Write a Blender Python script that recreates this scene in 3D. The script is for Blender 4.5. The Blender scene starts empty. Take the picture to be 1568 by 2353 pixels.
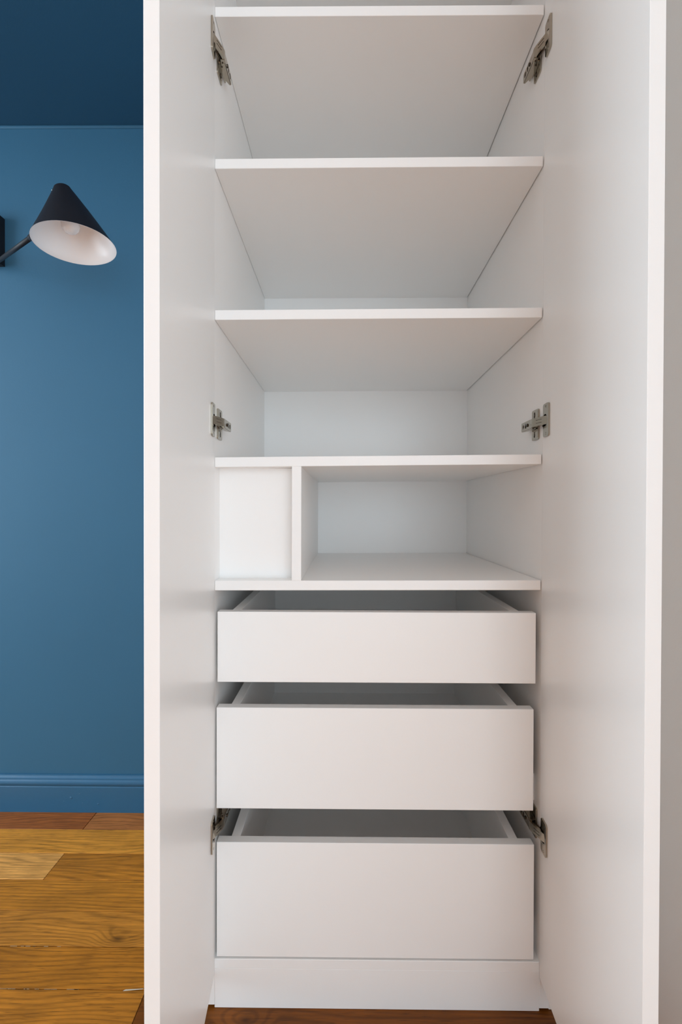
import bpy, bmesh, math, random
from mathutils import Vector, Matrix

S = bpy.context.scene
COL = S.collection
rng = random.Random(7)

# ------------------------------------------------------------------ camera
CAM = Vector((-0.0634, -0.9303, 0.9803))
PITCH, YAW, ROLL, FPX = -0.0080, 0.0087, 0.0024, 1102.06
fw = Vector((-math.sin(YAW) * math.cos(PITCH), math.cos(YAW) * math.cos(PITCH), math.sin(PITCH)))
rt = Vector((math.cos(YAW), math.sin(YAW), 0))
up = rt.cross(fw)
r2 = math.cos(ROLL) * rt + math.sin(ROLL) * up
u2 = -math.sin(ROLL) * rt + math.cos(ROLL) * up
cd = bpy.data.cameras.new('camera')
cam = bpy.data.objects.new('camera', cd)
COL.objects.link(cam)
M = Matrix.Identity(4)
for i in range(3):
    M[i][0], M[i][1], M[i][2], M[i][3] = r2[i], u2[i], -fw[i], CAM[i]
cam.matrix_world = M
cd.sensor_fit = 'VERTICAL'
cd.sensor_height = 36.0
cd.lens = FPX / 2353.0 * 36.0
cd.clip_start = 0.02
S.camera = cam

# ------------------------------------------------------------------ world, daylight, exposure
w = bpy.data.worlds.new('sky')
S.world = w
w.use_nodes = True
bg = w.node_tree.nodes['Background']
bg.inputs['Color'].default_value = (0.75, 0.86, 1.0, 1)
bg.inputs['Strength'].default_value = 1.0


def window_light(name, loc, rot, sx, sy, power, col):
    l = bpy.data.lights.new(name, 'AREA')
    l.shape = 'RECTANGLE'
    l.size, l.size_y = sx, sy
    l.energy = power
    l.color = col
    o = bpy.data.objects.new(name, l)
    o.location = loc
    o.rotation_euler = rot
    COL.objects.link(o)
    return o


# daylight entering by the two windows of the room (behind and to the left of the camera)
ROOM_X0, ROOM_X1, ROOM_X2, ROOM_Y0, WALL_Y = -2.9, 0.470, 3.2, -3.6, 0.612
PIER_Y = -0.95                      # unseen wall end, set to block window light; the room widens behind
CEIL, CEIL_LOW = 2.62, 2.205
window_light('daylight_rear_window', (1.30, ROOM_Y0 + 0.03, 1.17), (math.radians(90), 0, 0), 3.0, 2.2, 112.0, (0.76, 0.90, 1.0))
window_light('daylight_left_window', (ROOM_X0 + 0.03, -0.55, 1.45), (math.radians(90), 0, math.radians(-90)), 1.6, 1.9, 104.0, (0.76, 0.90, 1.0))
# sunshine through the wide window falls on the floor behind the camera
sl = bpy.data.lights.new('sun', 'SUN')
sl.energy = 38.0
sl.angle = math.radians(0.6)
sl.color = (1.0, 0.97, 0.93)
so = bpy.data.objects.new('sun', sl)
so.rotation_euler = Vector((-0.30, 0.90, -0.80)).to_track_quat('-Z', 'Y').to_euler()
COL.objects.link(so)

vs = S.view_settings
vs.view_transform = 'Standard'
vs.look = 'None'
vs.gamma = 1.0
vs.use_curve_mapping = False
vs.exposure = -0.66
S.cycles.max_bounces = 14
S.cycles.diffuse_bounces = 10


# ------------------------------------------------------------------ material helpers
def new_mat(name):
    m = bpy.data.materials.new(name)
    m.use_nodes = True
    nt = m.node_tree
    return m, nt, nt.nodes['Principled BSDF']


def N(nt, typ, **kw):
    n = nt.nodes.new(typ)
    for k, v in kw.items():
        setattr(n, k, v)
    return n


def painted(name, col, rough=0.4, bump=0.05, scale=180.0, vary=0.02, detail=3.0, spec=0.5):
    m, nt, b = new_mat(name)
    tc = N(nt, 'ShaderNodeTexCoord')
    n1 = N(nt, 'ShaderNodeTexNoise')
    n1.inputs['Scale'].default_value = 3.0
    n1.inputs['Detail'].default_value = 4.0
    nt.links.new(tc.outputs['Object'], n1.inputs['Vector'])
    mr = N(nt, 'ShaderNodeMapRange')
    mr.inputs['To Min'].default_value = 1.0 - vary
    mr.inputs['To Max'].default_value = 1.0 + vary
    nt.links.new(n1.outputs['Fac'], mr.inputs['Value'])
    mx = N(nt, 'ShaderNodeVectorMath', operation='SCALE')
    mx.inputs[0].default_value = col
    nt.links.new(mr.outputs['Result'], mx.inputs['Scale'])
    nt.links.new(mx.outputs['Vector'], b.inputs['Base Color'])
    b.inputs['Roughness'].default_value = rough
    b.inputs['Specular IOR Level'].default_value = spec
    n2 = N(nt, 'ShaderNodeTexNoise')
    n2.inputs['Scale'].default_value = scale
    n2.inputs['Detail'].default_value = detail
    nt.links.new(tc.outputs['Object'], n2.inputs['Vector'])
    bp = N(nt, 'ShaderNodeBump')
    bp.inputs['Strength'].default_value = bump
    bp.inputs['Distance'].default_value = 0.002
    nt.links.new(n2.outputs['Fac'], bp.inputs['Height'])
    nt.links.new(bp.outputs['Normal'], b.inputs['Normal'])
    return m


def metal(name, col, rough, metallic=1.0):
    m, nt, b = new_mat(name)
    b.inputs['Metallic'].default_value = metallic
    tc = N(nt, 'ShaderNodeTexCoord')
    n1 = N(nt, 'ShaderNodeTexNoise')
    n1.inputs['Scale'].default_value = 90.0
    nt.links.new(tc.outputs['Object'], n1.inputs['Vector'])
    mr = N(nt, 'ShaderNodeMapRange')
    mr.inputs['To Min'].default_value = rough * 0.8
    mr.inputs['To Max'].default_value = rough * 1.2
    nt.links.new(n1.outputs['Fac'], mr.inputs['Value'])
    nt.links.new(mr.outputs['Result'], b.inputs['Roughness'])
    b.inputs['Base Color'].default_value = (*col, 1)
    return m


def oak():
    m, nt, b = new_mat('honey_oak')
    L = nt.links
    tc = N(nt, 'ShaderNodeTexCoord')
    oi = N(nt, 'ShaderNodeObjectInfo')
    off = N(nt, 'ShaderNodeVectorMath', operation='SCALE')
    off.inputs[0].default_value = (37.0, 53.0, 11.0)
    L.new(oi.outputs['Random'], off.inputs['Scale'])
    add = N(nt, 'ShaderNodeVectorMath', operation='ADD')
    L.new(tc.outputs['Object'], add.inputs[0])
    L.new(off.outputs['Vector'], add.inputs[1])
    # growth rings: lines along the plank, bent by a slow swirl
    sw = N(nt, 'ShaderNodeTexNoise')
    sw.inputs['Scale'].default_value = 1.0
    sw.inputs['Detail'].default_value = 1.5
    m1 = N(nt, 'ShaderNodeMapping')
    m1.inputs['Scale'].default_value = (1.7, 9.0, 1.0)
    L.new(add.outputs['Vector'], m1.inputs['Vector'])
    L.new(m1.outputs['Vector'], sw.inputs['Vector'])
    sx = N(nt, 'ShaderNodeSeparateXYZ')
    L.new(add.outputs['Vector'], sx.inputs[0])
    ya = N(nt, 'ShaderNodeMath', operation='MULTIPLY')
    ya.inputs[1].default_value = 560.0
    L.new(sx.outputs['Y'], ya.inputs[0])
    ring = N(nt, 'ShaderNodeMath', operation='MULTIPLY_ADD')
    ring.inputs[1].default_value = 85.0
    L.new(sw.outputs['Fac'], ring.inputs[0])
    L.new(ya.outputs[0], ring.inputs[2])
    # two knots in the boards: the rings close around them and they are dark
    geo = N(nt, 'ShaderNodeNewGeometry')
    knots = []
    for (kx, ky) in ((-0.578, 0.147), (-0.2513, -0.0225)):
        sb = N(nt, 'ShaderNodeVectorMath', operation='SUBTRACT')
        sb.inputs[1].default_value = (kx, ky, 0)
        L.new(geo.outputs['Position'], sb.inputs[0])
        ml = N(nt, 'ShaderNodeVectorMath', operation='MULTIPLY')
        ml.inputs[1].default_value = (1.0, 1.9, 0.0)
        L.new(sb.outputs['Vector'], ml.inputs[0])
        ln = N(nt, 'ShaderNodeVectorMath', operation='LENGTH')
        L.new(ml.outputs['Vector'], ln.inputs[0])
        knots.append(ln.outputs['Value'])
    kd = N(nt, 'ShaderNodeMath', operation='MINIMUM')
    L.new(knots[0], kd.inputs[0])
    L.new(knots[1], kd.inputs[1])
    kph = N(nt, 'ShaderNodeMapRange', interpolation_type='SMOOTHSTEP')
    kph.inputs['From Max'].default_value = 0.075
    kph.inputs['To Min'].default_value = 16.0
    kph.inputs['To Max'].default_value = 0.0
    L.new(kd.outputs[0], kph.inputs['Value'])
    rs = N(nt, 'ShaderNodeMath', operation='ADD')
    L.new(ring.outputs[0], rs.inputs[0])
    L.new(kph.outputs['Result'], rs.inputs[1])
    sn = N(nt, 'ShaderNodeMath', operation='SINE')
    L.new(rs.outputs[0], sn.inputs[0])
    # long fine fibres
    m2 = N(nt, 'ShaderNodeMapping')
    m2.inputs['Scale'].default_value = (7.0, 190.0, 1.0)
    L.new(add.outputs['Vector'], m2.inputs['Vector'])
    fb = N(nt, 'ShaderNodeTexNoise')
    fb.inputs['Scale'].default_value = 1.0
    fb.inputs['Detail'].default_value = 5.0
    fb.inputs['Roughness'].default_value = 0.65
    L.new(m2.outputs['Vector'], fb.inputs['Vector'])
    # pores: short dark dashes
    m3 = N(nt, 'ShaderNodeMapping')
    m3.inputs['Scale'].default_value = (26.0, 420.0, 1.0)
    L.new(add.outputs['Vector'], m3.inputs['Vector'])
    po = N(nt, 'ShaderNodeTexNoise')
    po.inputs['Scale'].default_value = 1.0
    po.inputs['Detail'].default_value = 2.0
    L.new(m3.outputs['Vector'], po.inputs['Vector'])
    pr = N(nt, 'ShaderNodeMapRange')
    pr.inputs['From Min'].default_value = 0.57
    pr.inputs['From Max'].default_value = 0.70
    L.new(po.outputs['Fac'], pr.inputs['Value'])
    # broad blotches
    bl = N(nt, 'ShaderNodeTexNoise')
    bl.inputs['Scale'].default_value = 9.0
    bl.inputs['Detail'].default_value = 3.0
    L.new(add.outputs['Vector'], bl.inputs['Vector'])

    def ramp(src, a, lo, c, hi):
        r = N(nt, 'ShaderNodeMapRange')
        r.inputs['From Min'].default_value = a
        r.inputs['From Max'].default_value = c
        r.inputs['To Min'].default_value = lo
        r.inputs['To Max'].default_value = hi
        L.new(src, r.inputs['Value'])
        return r.outputs['Result']

    def mul(x, y):
        q = N(nt, 'ShaderNodeMath', operation='MULTIPLY')
        L.new(x, q.inputs[0])
        L.new(y, q.inputs[1])
        return q.outputs[0]
    v = mul(ramp(sn.outputs[0], -1, 0.76, 0.1, 1.05), ramp(fb.outputs['Fac'], 0.3, 0.72, 0.7, 1.20))
    v = mul(v, ramp(pr.outputs['Result'], 0, 1.0, 1, 0.62))
    v = mul(v, ramp(bl.outputs['Fac'], 0.3, 0.82, 0.7, 1.16))
    v = mul(v, ramp(kd.outputs[0], 0.003, 0.42, 0.022, 1.0))
    sc = N(nt, 'ShaderNodeVectorMath', operation='SCALE')
    L.new(oi.outputs['Color'], sc.inputs[0])
    L.new(v, sc.inputs['Scale'])
    L.new(sc.outputs['Vector'], b.inputs['Base Color'])
    b.inputs['Roughness'].default_value = 0.42
    b.inputs['Specular IOR Level'].default_value = 0.25
    bp = N(nt, 'ShaderNodeBump')
    bp.inputs['Strength'].default_value = 0.25
    bp.inputs['Distance'].default_value = 0.001
    L.new(v, bp.inputs['Height'])
    L.new(bp.outputs['Normal'], b.inputs['Normal'])
    return m


WHITE = painted('white_lacquer', (0.91, 0.905, 0.895), rough=0.33, bump=0.04, scale=260, vary=0.012)
WALLW = painted('white_wall_paint', (0.87, 0.86, 0.845), rough=0.7, bump=0.15, scale=320, vary=0.015)
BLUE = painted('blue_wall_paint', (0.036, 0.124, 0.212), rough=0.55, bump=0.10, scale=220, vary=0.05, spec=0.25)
BLUEC = painted('blue_ceiling_shaded', (0.018, 0.070, 0.132), rough=0.55, bump=0.10, scale=220, vary=0.05, spec=0.2)  # wall blue darkened: the low ceiling's shade is put into the colour
BLUES = painted('blue_gloss_paint', (0.026, 0.118, 0.222), rough=0.30, bump=0.22, scale=60, vary=0.07)
OAK = oak()
NICKEL = metal('satin_nickel', (0.43, 0.385, 0.315), 0.15)
NICKELD = metal('dark_nickel', (0.10, 0.08, 0.062), 0.35)
DARK = painted('dark_recess', (0.03, 0.025, 0.022), rough=0.6, bump=0.0)
BLACK = painted('black_satin_metal', (0.009, 0.009, 0.013), rough=0.5, bump=0.05, scale=300, vary=0.35, spec=0.3)
SHADEIN = painted('white_enamel', (0.90, 0.87, 0.86), rough=0.35, bump=0.03)
RAIL = metal('grey_runner_steel', (0.62, 0.60, 0.57), 0.4)
PAINTCHIP = painted('pale_filler', (0.55, 0.47, 0.37), rough=0.8, bump=0.3)
FILLER = painted('brown_filler', (0.36, 0.24, 0.13), rough=0.9, bump=0.2)
BASE = painted('dark_subfloor', (0.03, 0.018, 0.010), rough=0.9, bump=0.0)


def thin_glass(name):
    m = bpy.data.materials.new(name)
    m.use_nodes = True
    nt = m.node_tree
    nt.nodes.remove(nt.nodes['Principled BSDF'])
    tr = N(nt, 'ShaderNodeBsdfTransparent')
    tr.inputs['Color'].default_value = (0.97, 0.985, 0.98, 1)
    gl = N(nt, 'ShaderNodeBsdfGlossy')
    gl.inputs['Roughness'].default_value = 0.02
    fr = N(nt, 'ShaderNodeFresnel')
    fr.inputs['IOR'].default_value = 1.45
    mx = N(nt, 'ShaderNodeMixShader')
    nt.links.new(fr.outputs[0], mx.inputs[0])
    nt.links.new(tr.outputs[0], mx.inputs[1])
    nt.links.new(gl.outputs[0], mx.inputs[2])
    nt.links.new(mx.outputs[0], nt.nodes['Material Output'].inputs['Surface'])
    return m


GLASS = thin_glass('clear_glass')
BULBG = painted('frosted_bulb', (0.86, 0.82, 0.80), rough=0.12, bump=0.0)


# ------------------------------------------------------------------ geometry helpers
def link(name, bm, mat, parent=None, smooth=False, recalc=True):
    if recalc:
        bmesh.ops.recalc_face_normals(bm, faces=bm.faces[:])
    me = bpy.data.meshes.new(name)
    bm.to_mesh(me)
    bm.free()
    for mm in (mat if isinstance(mat, (list, tuple)) else [mat]):
        me.materials.append(mm)
    if smooth:
        for p in me.polygons:
            p.use_smooth = True
    o = bpy.data.objects.new(name, me)
    COL.objects.link(o)
    if parent:
        o.parent = parent
        o.matrix_parent_inverse = Matrix.Identity(4)
    return o


def empty(name, loc=(0, 0, 0)):
    o = bpy.data.objects.new(name, None)
    o.location = loc
    o.empty_display_size = 0.1
    COL.objects.link(o)
    return o


def bx(bm, x0, x1, y0, y1, z0, z1, bevel=0.0, tilt=0.0):
    """box; tilt raises the x1 side"""
    vs_ = []
    for (x, y, z) in ((x0, y0, z0), (x1, y0, z0), (x1, y1, z0), (x0, y1, z0), (x0, y0, z1), (x1, y0, z1), (x1, y1, z1), (x0, y1, z1)):
        vs_.append(bm.verts.new((x, y, z + (tilt if x == x1 else 0.0))))
    fs = [bm.faces.new([vs_[i] for i in f]) for f in ((0, 3, 2, 1), (4, 5, 6, 7), (0, 1, 5, 4), (1, 2, 6, 5), (2, 3, 7, 6), (3, 0, 4, 7))]
    if bevel > 0:
        ed = {e for f in fs for e in f.edges}
        bmesh.ops.bevel(bm, geom=list(ed), offset=bevel, segments=1, affect='EDGES', profile=0.5)


def box(name, mat, parent, x0, x1, y0, y1, z0, z1, bevel=0.0008, tilt=0.0):
    bm = bmesh.new()
    bx(bm, x0, x1, y0, y1, z0, z1, bevel, tilt)
    return link(name, bm, mat, parent)


def rrect(u0, u1, v0, v1, r, n=4):
    pts = []
    for cx, cy, a0 in ((u1 - r, v1 - r, 0), (u0 + r, v1 - r, 90), (u0 + r, v0 + r, 180), (u1 - r, v0 + r, 270)):
        for k in range(n + 1):
            a = math.radians(a0 + 90 * k / n)
            pts.append((cx + r * math.cos(a), cy + r * math.sin(a)))
    return pts


def circle(u, v, r, n=12):
    return [(u + r * math.cos(2 * math.pi * k / n), v + r * math.sin(2 * math.pi * k / n)) for k in range(n)]


def plate(bm, outline, holes, d0, d1, F):
    """flat plate with holes: outline in (u, v), thickness d0..d1, F(u, v, d) -> point"""
    loops = [outline] + list(holes)
    tb = bmesh.new()
    for lp in loops:
        v = [tb.verts.new((p[0], p[1], 0)) for p in lp]
        for i in range(len(v)):
            tb.edges.new((v[i], v[(i + 1) % len(v)]))
    bmesh.ops.triangle_fill(tb, use_beauty=True, use_dissolve=False, edges=tb.edges[:], normal=(0, 0, 1))
    tb.verts.index_update()
    co = [v.co.copy() for v in tb.verts]
    tris = [[v.index for v in f.verts] for f in tb.faces]
    tb.free()
    a = [bm.verts.new(F(c.x, c.y, d0)) for c in co]
    b = [bm.verts.new(F(c.x, c.y, d1)) for c in co]
    for t in tris:
        bm.faces.new([a[i] for i in reversed(t)])
        bm.faces.new([b[i] for i in t])
    k = 0
    for lp in loops:
        n = len(lp)
        for i in range(n):
            i0, i1 = k + i, k + (i + 1) % n
            bm.faces.new([a[i0], a[i1], b[i1], b[i0]])
        k += n


def tube(bm, p0, p1, r0, r1=None, seg=14, caps=True):
    r1 = r0 if r1 is None else r1
    p0, p1 = Vector(p0), Vector(p1)
    ax = (p1 - p0).normalized()
    a = ax.orthogonal().normalized()
    b = ax.cross(a)
    A, B = [], []
    for k in range(seg):
        t = 2 * math.pi * k / seg
        d = a * math.cos(t) + b * math.sin(t)
        A.append(bm.verts.new(p0 + d * r0))
        B.append(bm.verts.new(p1 + d * r1))
    for k in range(seg):
        bm.faces.new((A[k], A[(k + 1) % seg], B[(k + 1) % seg], B[k]))
    if caps:
        bm.faces.new(list(reversed(A)))
        bm.faces.new(B)


def struct(o):
    o['kind'] = 'structure'
    return o


def tag(o, label, cat, group=None):
    o['label'] = label
    o['category'] = cat
    if group:
        o['group'] = group
    return o


# ------------------------------------------------------------------ room shell
T = 0.12
struct(box('wall_back', BLUE, None, ROOM_X0 - T, ROOM_X1 + T, WALL_Y, WALL_Y + T, -0.05, CEIL, 0))
struct(box('wall_right', WALLW, None, ROOM_X1, ROOM_X1 + T, PIER_Y, WALL_Y, -0.05, CEIL, 0))
struct(box('wall_side_back', WALLW, None, ROOM_X1 + T, ROOM_X2 + T, WALL_Y - T, WALL_Y, -0.05, CEIL, 0))




def wall_with_opening(name, axis, pos0, pos1, a0, a1, oa0, oa1, oz0=0.07, oz1=2.27):
    bm = bmesh.new()
    for (p, q, r, t_) in ((a0, oa0, -0.05, CEIL), (oa1, a1, -0.05, CEIL), (oa0, oa1, -0.05, oz0), (oa0, oa1, oz1, CEIL)):
        if axis == 'x':
            bx(bm, pos0, pos1, p, q, r, t_)
        else:
            bx(bm, p, q, pos0, pos1, r, t_)
    return struct(link(name, bm, WALLW))


wall_with_opening('wall_left', 'x', ROOM_X0 - T, ROOM_X0, ROOM_Y0 - T, WALL_Y, -1.35, 0.25, 0.50, 2.40)
wall_with_opening('wall_rear', 'y', ROOM_Y0 - T, ROOM_Y0, ROOM_X0, ROOM_X2, -0.20, 2.80)
struct(box('wall_side_right', WALLW, None, ROOM_X2, ROOM_X2 + T, ROOM_Y0, WALL_Y - T, -0.05, CEIL, 0))


def window(name, axis, pos, a0, a1, z0, z1):
    fr = bmesh.new()
    t = 0.055

    def seg(p, q, r, s):
        if axis == 'x':
            bx(fr, pos - 0.05, pos, p, q, r, s, 0.003)
        else:
            bx(fr, p, q, pos - 0.05, pos, r, s, 0.003)
    seg(a0, a0 + t, z0, z1)
    seg(a1 - t, a1, z0, z1)
    seg(a0 + t, a1 - t, z0, z0 + t)
    seg(a0 + t, a1 - t, z1 - t, z1)
    mid = (a0 + a1) / 2
    seg(mid - t / 2, mid + t / 2, z0 + t, z1 - t)
    o = struct(link(name, fr, WHITE))
    for (p, q) in ((a0 + t, mid - t / 2), (mid + t / 2, a1 - t)):
        pb = bmesh.new()
        if axis == 'x':
            bx(pb, pos - 0.030, pos - 0.024, p, q, z0 + t, z1 - t)
        else:
            bx(pb, p, q, pos - 0.030, pos - 0.024, z0 + t, z1 - t)
        link('pane', pb, GLASS, o)


window('window_1', 'y', ROOM_Y0 - 0.03, -0.20, 2.80, 0.07, 2.27)
window('window_2', 'x', ROOM_X0 - 0.03, -1.35, 0.25, 0.50, 2.40)

# ceilings: low blue ceiling over the alcove, white ceiling over the rest of the room
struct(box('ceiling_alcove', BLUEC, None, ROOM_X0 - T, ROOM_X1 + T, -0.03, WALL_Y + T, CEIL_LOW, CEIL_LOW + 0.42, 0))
bm = bmesh.new()
bx(bm, ROOM_X0 - T, ROOM_X1 + T, ROOM_Y0 - T, -0.03, CEIL, CEIL + 0.1)
bx(bm, ROOM_X1 + T, ROOM_X2 + T, ROOM_Y0 - T, WALL_Y, CEIL, CEIL + 0.1)
struct(link('ceiling', bm, WALLW))

# bead of paint where the wall meets the low ceiling
bm = bmesh.new()
tube(bm, (ROOM_X0, WALL_Y, CEIL_LOW - 0.004), (ROOM_X1, WALL_Y, CEIL_LOW - 0.004), 0.006, seg=12)
struct(link('trim_1', bm, BLUE, smooth=True))

# skirting board with moulded top
prof = [(0.0, 0.0), (-0.016, 0.0), (-0.016, 0.081), (-0.0145, 0.0835), (-0.0165, 0.087), (-0.0185, 0.092), (-0.0185, 0.096), (-0.017, 0.100),
        (-0.013, 0.1035), (-0.0125, 0.107), (-0.0105, 0.1085), (-0.006, 0.1125), (-0.005, 0.116), (0.0, 0.116)]
bm = bmesh.new()
ends = []
for x in (ROOM_X0, -0.338):
    ends.append([bm.verts.new((x, WALL_Y + y, z)) for y, z in prof])
for i in range(len(prof)):
    j = (i + 1) % len(prof)
    bm.faces.new((ends[0][i], ends[0][j], ends[1][j], ends[1][i]))
bm.faces.new(ends[0])
bm.faces.new(list(reversed(ends[1])))
skirt = struct(link('baseboard_back', bm, BLUES))
for (x, z, r) in ((-0.943, 0.047, 0.0042), (-0.915, 0.060, 0.002), (-0.80, 0.042, 0.002), (-0.855, 0.028, 0.003), (-0.965, 0.036, 0.0018), (-0.905, 0.030, 0.0016)):
    b2 = bmesh.new()
    bmesh.ops.create_uvsphere(b2, u_segments=8, v_segments=6, radius=r)
    for v in b2.verts:
        v.co = Vector((v.co.x, v.co.y * 0.35, v.co.z)) + Vector((x, WALL_Y - 0.016, z))
    link('paint_drip', b2, BLUES, skirt, smooth=True)

# right wall: filler board between wardrobe and wall
H = 0.3175
PT = 0.019
D = 0.575

# ------------------------------------------------------------------ oak floor, plank by plank
floor = struct(box('floor', BASE, None, ROOM_X0 - T, ROOM_X2 + T, ROOM_Y0 - T, WALL_Y + 0.0, -0.05, -0.0135, 0))
rows = [0.612, 0.5164, 0.4155, 0.3189, 0.2224, 0.1279, 0.0334]
while rows[-1] > ROOM_Y0:
    rows.append(rows[-1] - 0.0945)
joints = {0: [-0.861], 1: [-1.75, 0.2], 2: [-0.857], 3: [-1.5, -0.2], 4: [-1.85, 0.1], 5: [-1.35, 0.25], 6: [-0.4663]}
HONEY = [(0.46, 0.170, 0.016), (0.50, 0.190, 0.020), (0.42, 0.150, 0.013), (0.47, 0.178, 0.018)]
special = {(0, 0): (0.33, 0.098, 0.020), (0, 1): (0.42, 0.148, 0.038), (1, 1): (0.70, 0.285, 0.034), (2, 0): (0.72, 0.335, 0.080), (2, 1): (0.46, 0.170, 0.016),
           (3, 1): (0.48, 0.180, 0.017), (4, 1): (0.52, 0.200, 0.024), (5, 1): (0.43, 0.155, 0.013), (6, 0): (0.46, 0.168, 0.016), (6, 1): (0.17, 0.050, 0.004)}
for i in range(len(rows) - 1):
    y1, y0 = rows[i], rows[i + 1]
    js = joints.get(i)
    if js is None:
        st = rng.uniform(-2.6, -1.6)
        js = []
        while st < (ROOM_X1 if y1 > PIER_Y else ROOM_X2) - 0.2:
            js.append(st)
            st += rng.uniform(0.9, 1.5)
    xs = [ROOM_X0] + js + [ROOM_X1 if y1 > PIER_Y else ROOM_X2]
    for k in range(len(xs) - 1):
        x0, x1 = xs[k] + 0.0008, xs[k + 1] - 0.0008
        cx, cy = (x0 + x1) / 2, (y0 + y1) / 2
        hx_, hy_ = (x1 - x0) / 2, (y1 - y0) / 2 - 0.0008
        p = box('plank', OAK, floor, -hx_, hx_, -hy_, hy_, -0.0135, 0.0, 0.0007)
        p.location = (cx, cy, rng.uniform(-0.0003, 0.0))
        c = special.get((i, k)) or HONEY[rng.randrange(4)]
        p.color = (*c, 1)
# splinter of pale filler in a joint, and the crumbs of filler along two joints
bm = bmesh.new()
pts = [(-0.512, 0.0305), (-0.508, 0.0335), (-0.49, 0.0345), (-0.472, 0.0358), (-0.474, 0.0345), (-0.492, 0.0325), (-0.507, 0.0308)]
plate(bm, pts, [], 0.0, 0.0006, lambda u, v, d: (u, v, d))
link('filler_sliver', bm, PAINTCHIP, floor)
for (yy, xa, xb, n) in ((0.0334, -1.0, -0.60, 40), (0.1279, -1.0, -0.70, 18)):
    bm = bmesh.new()
    for _ in range(n):
        x = rng.uniform(xa, xb)
        l = rng.uniform(0.004, 0.014)
        bx(bm, x, x + l, yy - 0.0005, yy + rng.uniform(0.0, 0.0004), -0.002, -0.0002)
    f = link('joint_filler', bm, FILLER, floor)
    f['kind'] = 'stuff'

struct(box('trim_2', WHITE, None, H + PT + 0.001, ROOM_X1, 0.004, 0.022, 0.0, CEIL_LOW, 0.0005))

# ------------------------------------------------------------------ wardrobe
W = empty('wardrobe', (0, 0, 0))
tag(W, 'white lacquered built-in wardrobe with both doors open, shelves above three drawers', 'wardrobe')
ZT = 2.165
for s in (-1, 1):
    x0, x1 = (H, H + PT) if s > 0 else (-H - PT, -H)
    box('side_panel', WHITE, W, x0, x1, 0.0, D, 0.006, ZT, 0.0006)
box('back_panel', WHITE, W, -H - PT, H + PT, D, D + 0.008, 0.02, ZT, 0)
box('top_panel', WHITE, W, -H, H, 0.0, D, ZT - 0.019, ZT, 0.0006)
ST = 0.0190
# (top height, correction left, correction right)
SH = [(1.9464, 0.0002, -0.0002), (1.6564, -0.0014, 0.0013), (1.3659, -0.0023, 0.0017), (1.0819, -0.0034, 0.0034), (0.8410, -0.0025, 0.0006)]
for z, a, b in SH:
    box('shelf', WHITE, W, -H + 0.0004, H - 0.0020, 0.0, D, z - ST + a, z + a, 0.0006, tilt=b - a)


def sz(k, x):
    z, a, b = SH[k]
    return z + a + (b - a) * (x + H) / (2 * H)


# niche row: divider flush with the shelf edges, closed panel on its left
dx0, dx1 = -0.1672, -0.1487
box('divider', WHITE, W, dx0, dx1, 0.0002, D, sz(4, dx0), sz(3, dx1) - ST, 0.0006)
box('niche_panel', WHITE, W, -H, dx0, 0.038, 0.054, sz(4, dx0) - 0.002, sz(3, -H) - ST + 0.001, 0)
# base
box('bottom_panel', WHITE, W, -H, H, 0.0, D, 0.0781, 0.0971, 0.0006)
box('plinth', WHITE, W, -H, H, 0.0006, 0.0196, 0.0, 0.0779, 0.0006)

# drawers
DR = [(-0.3122, 0.3072, 0.6405, 0.7780), (-0.3140, 0.3040, 0.3925, 0.5905), (-0.3136, 0.3063, 0.1006, 0.3262)]
for (x0, x1, z0, z1) in DR:
    a, b = x0 + 0.025, x1 - 0.026
    bm = bmesh.new()
    yb = 0.50
    bx(bm, a, a + 0.0175, 0.0205, yb, z0 + 0.018, z1 - 0.0005, 0.0005)
    bx(bm, b - 0.0175, b, 0.0205, yb, z0 + 0.018, z1 - 0.0005, 0.0005)
    bx(bm, a + 0.0175, b - 0.0175, yb - 0.0175, yb, z0 + 0.018, z1 - 0.0005, 0.0005)
    bx(bm, a + 0.0175, b - 0.0175, 0.0205, yb - 0.0175, z0 + 0.032, z0 + 0.042, 0)
    dr = link('drawer', bm, WHITE, W)
    box('drawer_front', WHITE, dr, x0, x1, 0.0010, 0.0200, z0, z1, 0.0007)
    for s in (-1, 1):
        xi = a if s < 0 else b
        # runner bolted to a spacer on the side panel
        xa, xb = (-H, -H + 0.012) if s < 0 else (H - 0.012, H)
        box('runner_spacer', WHITE, W, xa, xb, 0.032, 0.50, z0 + 0.002, z0 + 0.056, 0.0006)
        bm = bmesh.new()
        u0, u1 = (-H + 0.0125, xi - 0.0005) if s < 0 else (xi + 0.0005, H - 0.0125)
        bx(bm, u0, u1, 0.036, 0.49, z0 + 0.006, z0 + 0.017, 0.0005)
        bx(bm, u0, u1, 0.036, 0.49, z0 + 0.022, z0 + 0.042, 0.0005)
        link('drawer_runner', bm, RAIL, W)

# doors, open at right angles and turned slightly inwards
DW, DT = 0.348, 0.019
DANG = {-1: math.radians(4.5), 1: math.radians(2.75)}
DZ0, DZ1 = 0.068, ZT + 0.012


def door_frame(s):
    DA = DANG[s]
    h = Vector((s * (H - 0.0004), -0.0006, 0))
    d = Vector((-s * math.sin(DA), -math.cos(DA), 0))       # from hinge to free edge
    n = Vector((-s * math.cos(DA), math.sin(DA), 0))        # inner face normal, into the opening

    def F(l, dd, z):
        p = h + d * l + n * dd
        return (p.x, p.y, z)
    return F


for s in (-1, 1):
    F = door_frame(s)
    bm = bmesh.new()
    bx(bm, 0.0, DW, -DT, 0.0, DZ0, DZ1, 0.0007)
    for v in bm.verts:
        v.co = F(v.co.x, v.co.y, v.co.z)
    link('door', bm, WHITE, W)


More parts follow.
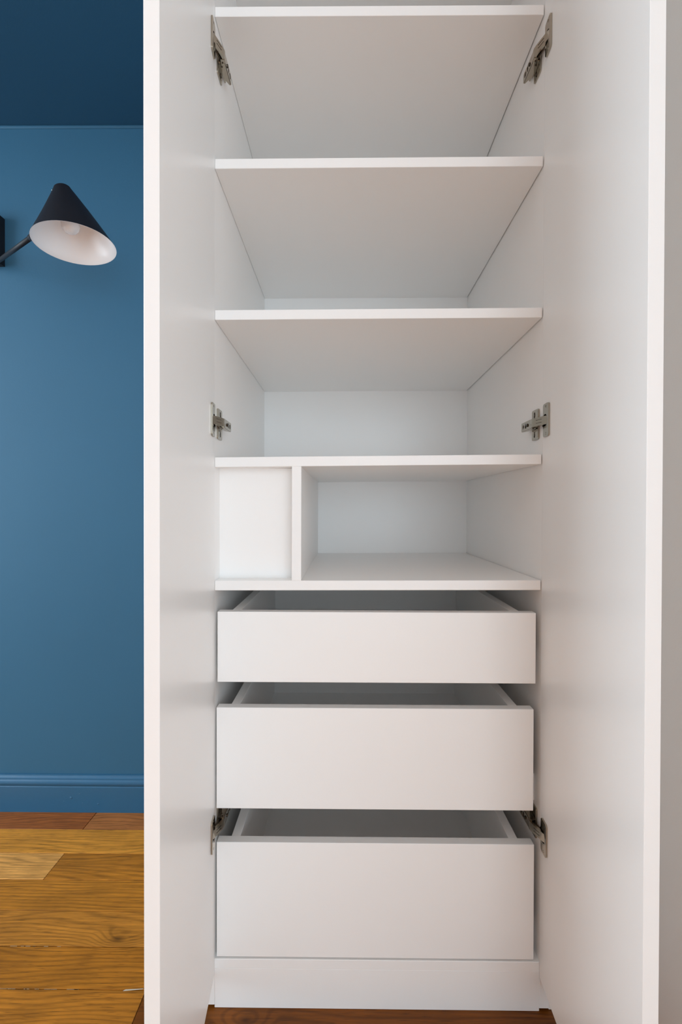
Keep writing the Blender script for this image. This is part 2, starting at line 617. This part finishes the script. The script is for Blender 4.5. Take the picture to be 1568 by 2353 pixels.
# concealed hinges: arm on the side panel, flange on the door
def ch_strip(bm, path, hw, th, Fn, flange=0.0):
    """strip following (y, d) path, half width hw in z, thickness th towards the panel, side flanges"""
    n = len(path)
    rows_ = []
    for (y, d) in path:
        rows_.append([bm.verts.new(Fn(y, zz, dd)) for zz, dd in ((-hw, d), (hw, d), (hw, d - th - flange), (hw - 0.0012, d - th - flange), (hw - 0.0012, d - th), (-hw + 0.0012, d - th), (-hw + 0.0012, d - th - flange), (-hw, d - th - flange))])
    m = 8
    for i in range(n - 1):
        for k in range(m):
            bm.faces.new((rows_[i][k], rows_[i][(k + 1) % m], rows_[i + 1][(k + 1) % m], rows_[i + 1][k]))
    for r in (rows_[0], rows_[-1]):
        bm.faces.new((r[0], r[1], r[4], r[5]))
        bm.faces.new((r[1], r[2], r[3], r[4]))
        bm.faces.new((r[0], r[5], r[6], r[7]))


def hinge(s, zc):
    def P(y, z, d):                      # panel frame: depth y, height z, stand-off d
        return (s * (H - d), y, zc + z)
    DF = door_frame(s)

    def Q(l, z, d):                      # door frame: distance l from hinge edge
        return DF(l, d, zc + z)
    # arm: channel with adjusting slots
    bm = bmesh.new()
    plate(bm, rrect(0.015, 0.068, -0.0088, 0.0088, 0.0025, 3), [circle(0.0345, 0, 0.0036, 10), rrect(0.0415, 0.0470, -0.0048, 0.0048, 0.001, 2), circle(0.0565, 0, 0.0052, 12)], 0.0147, 0.0160, P)
    for zz in (-0.0088, 0.0076):
        prof_ = [(0.011, 0.0157), (0.0675, 0.0154), (0.0675, 0.0125), (0.056, 0.0065), (0.026, 0.0045), (0.011, 0.0085)]
        plate(bm, prof_, [circle(0.0175, 0.0110, 0.0016, 8)], zz, zz + 0.0012, lambda u, v, d: P(u, d, v))
    hg = link('hinge', bm, NICKEL, W)
    # link between arm and door cup
    bm = bmesh.new()
    ch_strip(bm, [(-0.0285, 0.0035), (-0.022, 0.0062), (-0.008, 0.0115), (0.004, 0.0156), (0.009, 0.0168), (0.013, 0.0170), (0.018, 0.0163)], 0.0080, 0.0014, P, 0.0035)
    link('link_arm', bm, NICKEL, hg)
    bm = bmesh.new()
    for zz in (-0.0026, 0.0032):
        b2 = [(-0.016, 0.0084), (-0.002, 0.0136)]
        vsx = [bm.verts.new(P(y, zz + q, d + e)) for (y, d) in b2 for (q, e) in ((-0.0003, 0.0), (0.0003, 0.0), (0.0003, 0.0005), (-0.0003, 0.0005))]
        for k in range(4):
            bm.faces.new((vsx[k], vsx[(k + 1) % 4], vsx[4 + (k + 1) % 4], vsx[4 + k]))
    link('groove_shade', bm, NICKELD, hg)  # raised dark strips, shade of the engraved lines put into the colour
    bm = bmesh.new()
    ch_strip(bm, [(-0.020, 0.0035), (-0.006, 0.0050), (0.008, 0.0080), (0.022, 0.0095), (0.038, 0.0095)], 0.0060, 0.0014, P, 0.0020)
    tube(bm, P(0.0175, -0.0094, 0.0110), P(0.0175, 0.0094, 0.0110), 0.0018, seg=8)
    tube(bm, P(0.0260, -0.0092, 0.0075), P(0.0260, 0.0092, 0.0075), 0.0016, seg=8)
    link('inner_link', bm, NICKELD, hg)
    # mounting plate on the side panel
    bm = bmesh.new()
    plate(bm, rrect(0.014, 0.047, -0.030, 0.030, 0.0045), [rrect(0.0300, 0.0365, 0.0135, 0.0255, 0.003, 3), rrect(0.0300, 0.0365, -0.0255, -0.0135, 0.003, 3)], 0.0003, 0.0026, P)
    plate(bm, rrect(0.018, 0.066, -0.0068, 0.0068, 0.002, 3), [], 0.0027, 0.0055, P)
    plate(bm, [(0.014, 0.0265), (0.0165, 0.0265), (0.0165, -0.0265), (0.014, -0.0265)], [], 0.0027, 0.0040, P)
    link('mounting_plate', bm, NICKEL, hg)
    # flange on the door
    bm = bmesh.new()
    out = []
    out += [p for p in rrect(0.0105, 0.0375, -0.0312, 0.0312, 0.005)]
    # bulge of the cup on the hinge side
    loop = []
    for (u, v) in out:
        loop.append((u, v))
    k = max(i for i, p in enumerate(loop) if abs(p[0] - 0.0105) < 1e-6 and p[1] > 0)
    bul = [(0.0225 + 0.0172 * math.cos(math.radians(a)), 0.0172 * math.sin(math.radians(a))) for a in (134, 145, 157, 169, 180, 191, 203, 215, 226)]
    loop = loop[:k + 1] + bul + loop[k + 1:]
    plate(bm, loop, [circle(0.0205, 0, 0.0118, 14), circle(0.0255, 0.0255, 0.0024, 10), circle(0.0255, -0.0255, 0.0024, 10)], 0.0003, 0.0031, Q)
    link('door_plate', bm, NICKEL, hg)
    bm = bmesh.new()
    plate(bm, circle(0.0205, 0, 0.0117, 14), [], 0.0001, 0.0004, Q)
    link('cup_shade', bm, NICKELD, hg)  # flat dark disc, the shade inside the cup hollow is its colour
    # screws
    for (fr, u, v, d0, d1, r) in ((P, 0.0332, 0.0200, 0.0003, 0.0032, 0.0027), (P, 0.0332, -0.0200, 0.0003, 0.0032, 0.0027), (P, 0.0345, 0, 0.007, 0.0180, 0.0032),
                                  (P, 0.0565, 0, 0.0060, 0.0156, 0.0036), (Q, 0.0255, 0.0255, 0.0002, 0.0026, 0.0020), (Q, 0.0255, -0.0255, 0.0002, 0.0034, 0.0020)):
        bm = bmesh.new()
        tube(bm, fr(u, v, d0), fr(u, v, d1 - 0.0006), r, seg=10)
        tube(bm, fr(u, v, d1 - 0.0006), fr(u, v, d1), r, r * 0.7, seg=10)
        link('screw', bm, NICKELD if fr is P else NICKEL, hg)


for s in (-1, 1):
    for zc in (1.864, 1.147, 0.358):
        hinge(s, zc)

# ------------------------------------------------------------------ wall lamp
LP = empty('wall_lamp', (-1.19, WALL_Y, 1.72))
tag(LP, 'black cone-shaded wall lamp with white inner shade on thin arm, on blue wall', 'lamp')
LO = Vector(LP.location)


def lpart(name, bm, mat, parent=None, smooth=False):
    for v in bm.verts:
        v.co -= LO
    return link(name, bm, mat, parent or LP, smooth=smooth)


bm = bmesh.new()
px0, px1, pz0, pz1 = -1.275, -1.162, 1.755, 1.911
ol = [(px1, pz0), (px1, pz1 - 0.004), (px1 - 0.004, pz1), (px0 + 0.004, pz1), (px0, pz1 - 0.004), (px0, pz0)]
plate(bm, ol, [], WALL_Y - 0.0003, 0.580, lambda u, v, d: (u, d, v))
lpart('wall_plate', bm, BLACK)
bm = bmesh.new()
A0, A1 = Vector((-1.171, 0.5855, 1.7555)), Vector((-0.8725, 0.3084, 1.6820))
tube(bm, A0, A1, 0.0062, seg=14)
lpart('arm', bm, BLACK, smooth=True)
bm = bmesh.new()
tube(bm, (-1.171, 0.5855, 1.772), (-1.171, 0.5855, 1.744), 0.0088, seg=16)
lpart('pivot', bm, BLACK)

RC, RR = Vector((-0.7767, 0.33, 1.6719)), 0.0999
AX = Vector((-0.0402, 0.0384, 1)).normalized()
TC, TR = RC + Vector((-0.0241, -0.0136, 0.1352)), 0.0211
AX2 = (TC - RC).normalized()


def ring(c, ax, r, n):
    ref = Vector((1, 0, 0))
    a = (ref - ax * ref.dot(ax)).normalized()
    b = ax.cross(a)
    return [c + (a * math.cos(2 * math.pi * k / n) + b * math.sin(2 * math.pi * k / n)) * r for k in range(n)]


NS = 56


def shade(bm, shrink, top_extra):
    rings = []
    for k in range(9):
        t = k / 8
        rings.append(ring(RC.lerp(TC, t), AX.lerp(AX2, t).normalized(), RR + (TR - RR) * t - shrink, NS))
    for (f, dz) in ((0.93, 0.0035), (0.78, 0.0062), (0.50, 0.0082), (0.2, 0.009)):
        rings.append(ring(TC + AX2 * (dz - top_extra), AX2, (TR - shrink) * f, NS))
    R = [[bm.verts.new(p) for p in r] for r in rings]
    for i in range(len(R) - 1):
        for k in range(NS):
            bm.faces.new((R[i][k], R[i][(k + 1) % NS], R[i + 1][(k + 1) % NS], R[i + 1][k]))
    c = bm.verts.new(TC + AX2 * (0.0092 - top_extra))
    for k in range(NS):
        bm.faces.new((R[-1][k], R[-1][(k + 1) % NS], c))
    return R[0]


bm = bmesh.new()
shade(bm, 0.0, 0.0)
sh = lpart('shade', bm, BLACK, smooth=True)
bm = bmesh.new()
r_in = shade(bm, 0.0012, 0.0014)
r_out = [bm.verts.new(p) for p in ring(RC - AX * 0.0002, AX, RR + 0.0002, NS)]
for k in range(NS):
    bm.faces.new((r_in[k], r_in[(k + 1) % NS], r_out[(k + 1) % NS], r_out[k]))
lin = lpart('shade_lining', bm, SHADEIN, sh, smooth=True)
lin['label'] = 'white enamelled inside of the shade'
# socket and bulb
bm = bmesh.new()
tube(bm, TC + AX2 * 0.002, TC - AX2 * 0.055, 0.0145, seg=18)
lpart('lamp_socket', bm, SHADEIN)
bm = bmesh.new()
BC = TC - AX2 * 0.090
prof_b = [(0.0, -0.0225), (0.008, -0.021), (0.0155, -0.0163), (0.0208, -0.0085), (0.0225, 0.0), (0.0210, 0.0085), (0.0172, 0.0175), (0.0140, 0.026), (0.0130, 0.038)]
rb = [[bm.verts.new(p) for p in ring(BC + AX2 * z, AX2, max(r, 0.0004), 24)] for r, z in prof_b]
for i in range(len(rb) - 1):
    for k in range(24):
        bm.faces.new((rb[i][k], rb[i][(k + 1) % 24], rb[i + 1][(k + 1) % 24], rb[i + 1][k]))
bm.faces.new(rb[0])
lpart('light_bulb', bm, BULBG, smooth=True)
# bright rivet near the top of the shade
bm = bmesh.new()
rv = TC - AX2 * 0.006 + Vector((-0.0215, -0.004, 0))
tube(bm, rv, rv + Vector((-0.0035, -0.0006, 0.001)), 0.0042, 0.003, seg=10)
lpart('rivet', bm, NICKEL)
# ball joint where the arm meets the shade
bm = bmesh.new()
tube(bm, A1.lerp(A0, 0.055), A1.lerp(A0, 0.012), 0.0080, seg=14)
lpart('shade_joint', bm, BLACK, smooth=False)
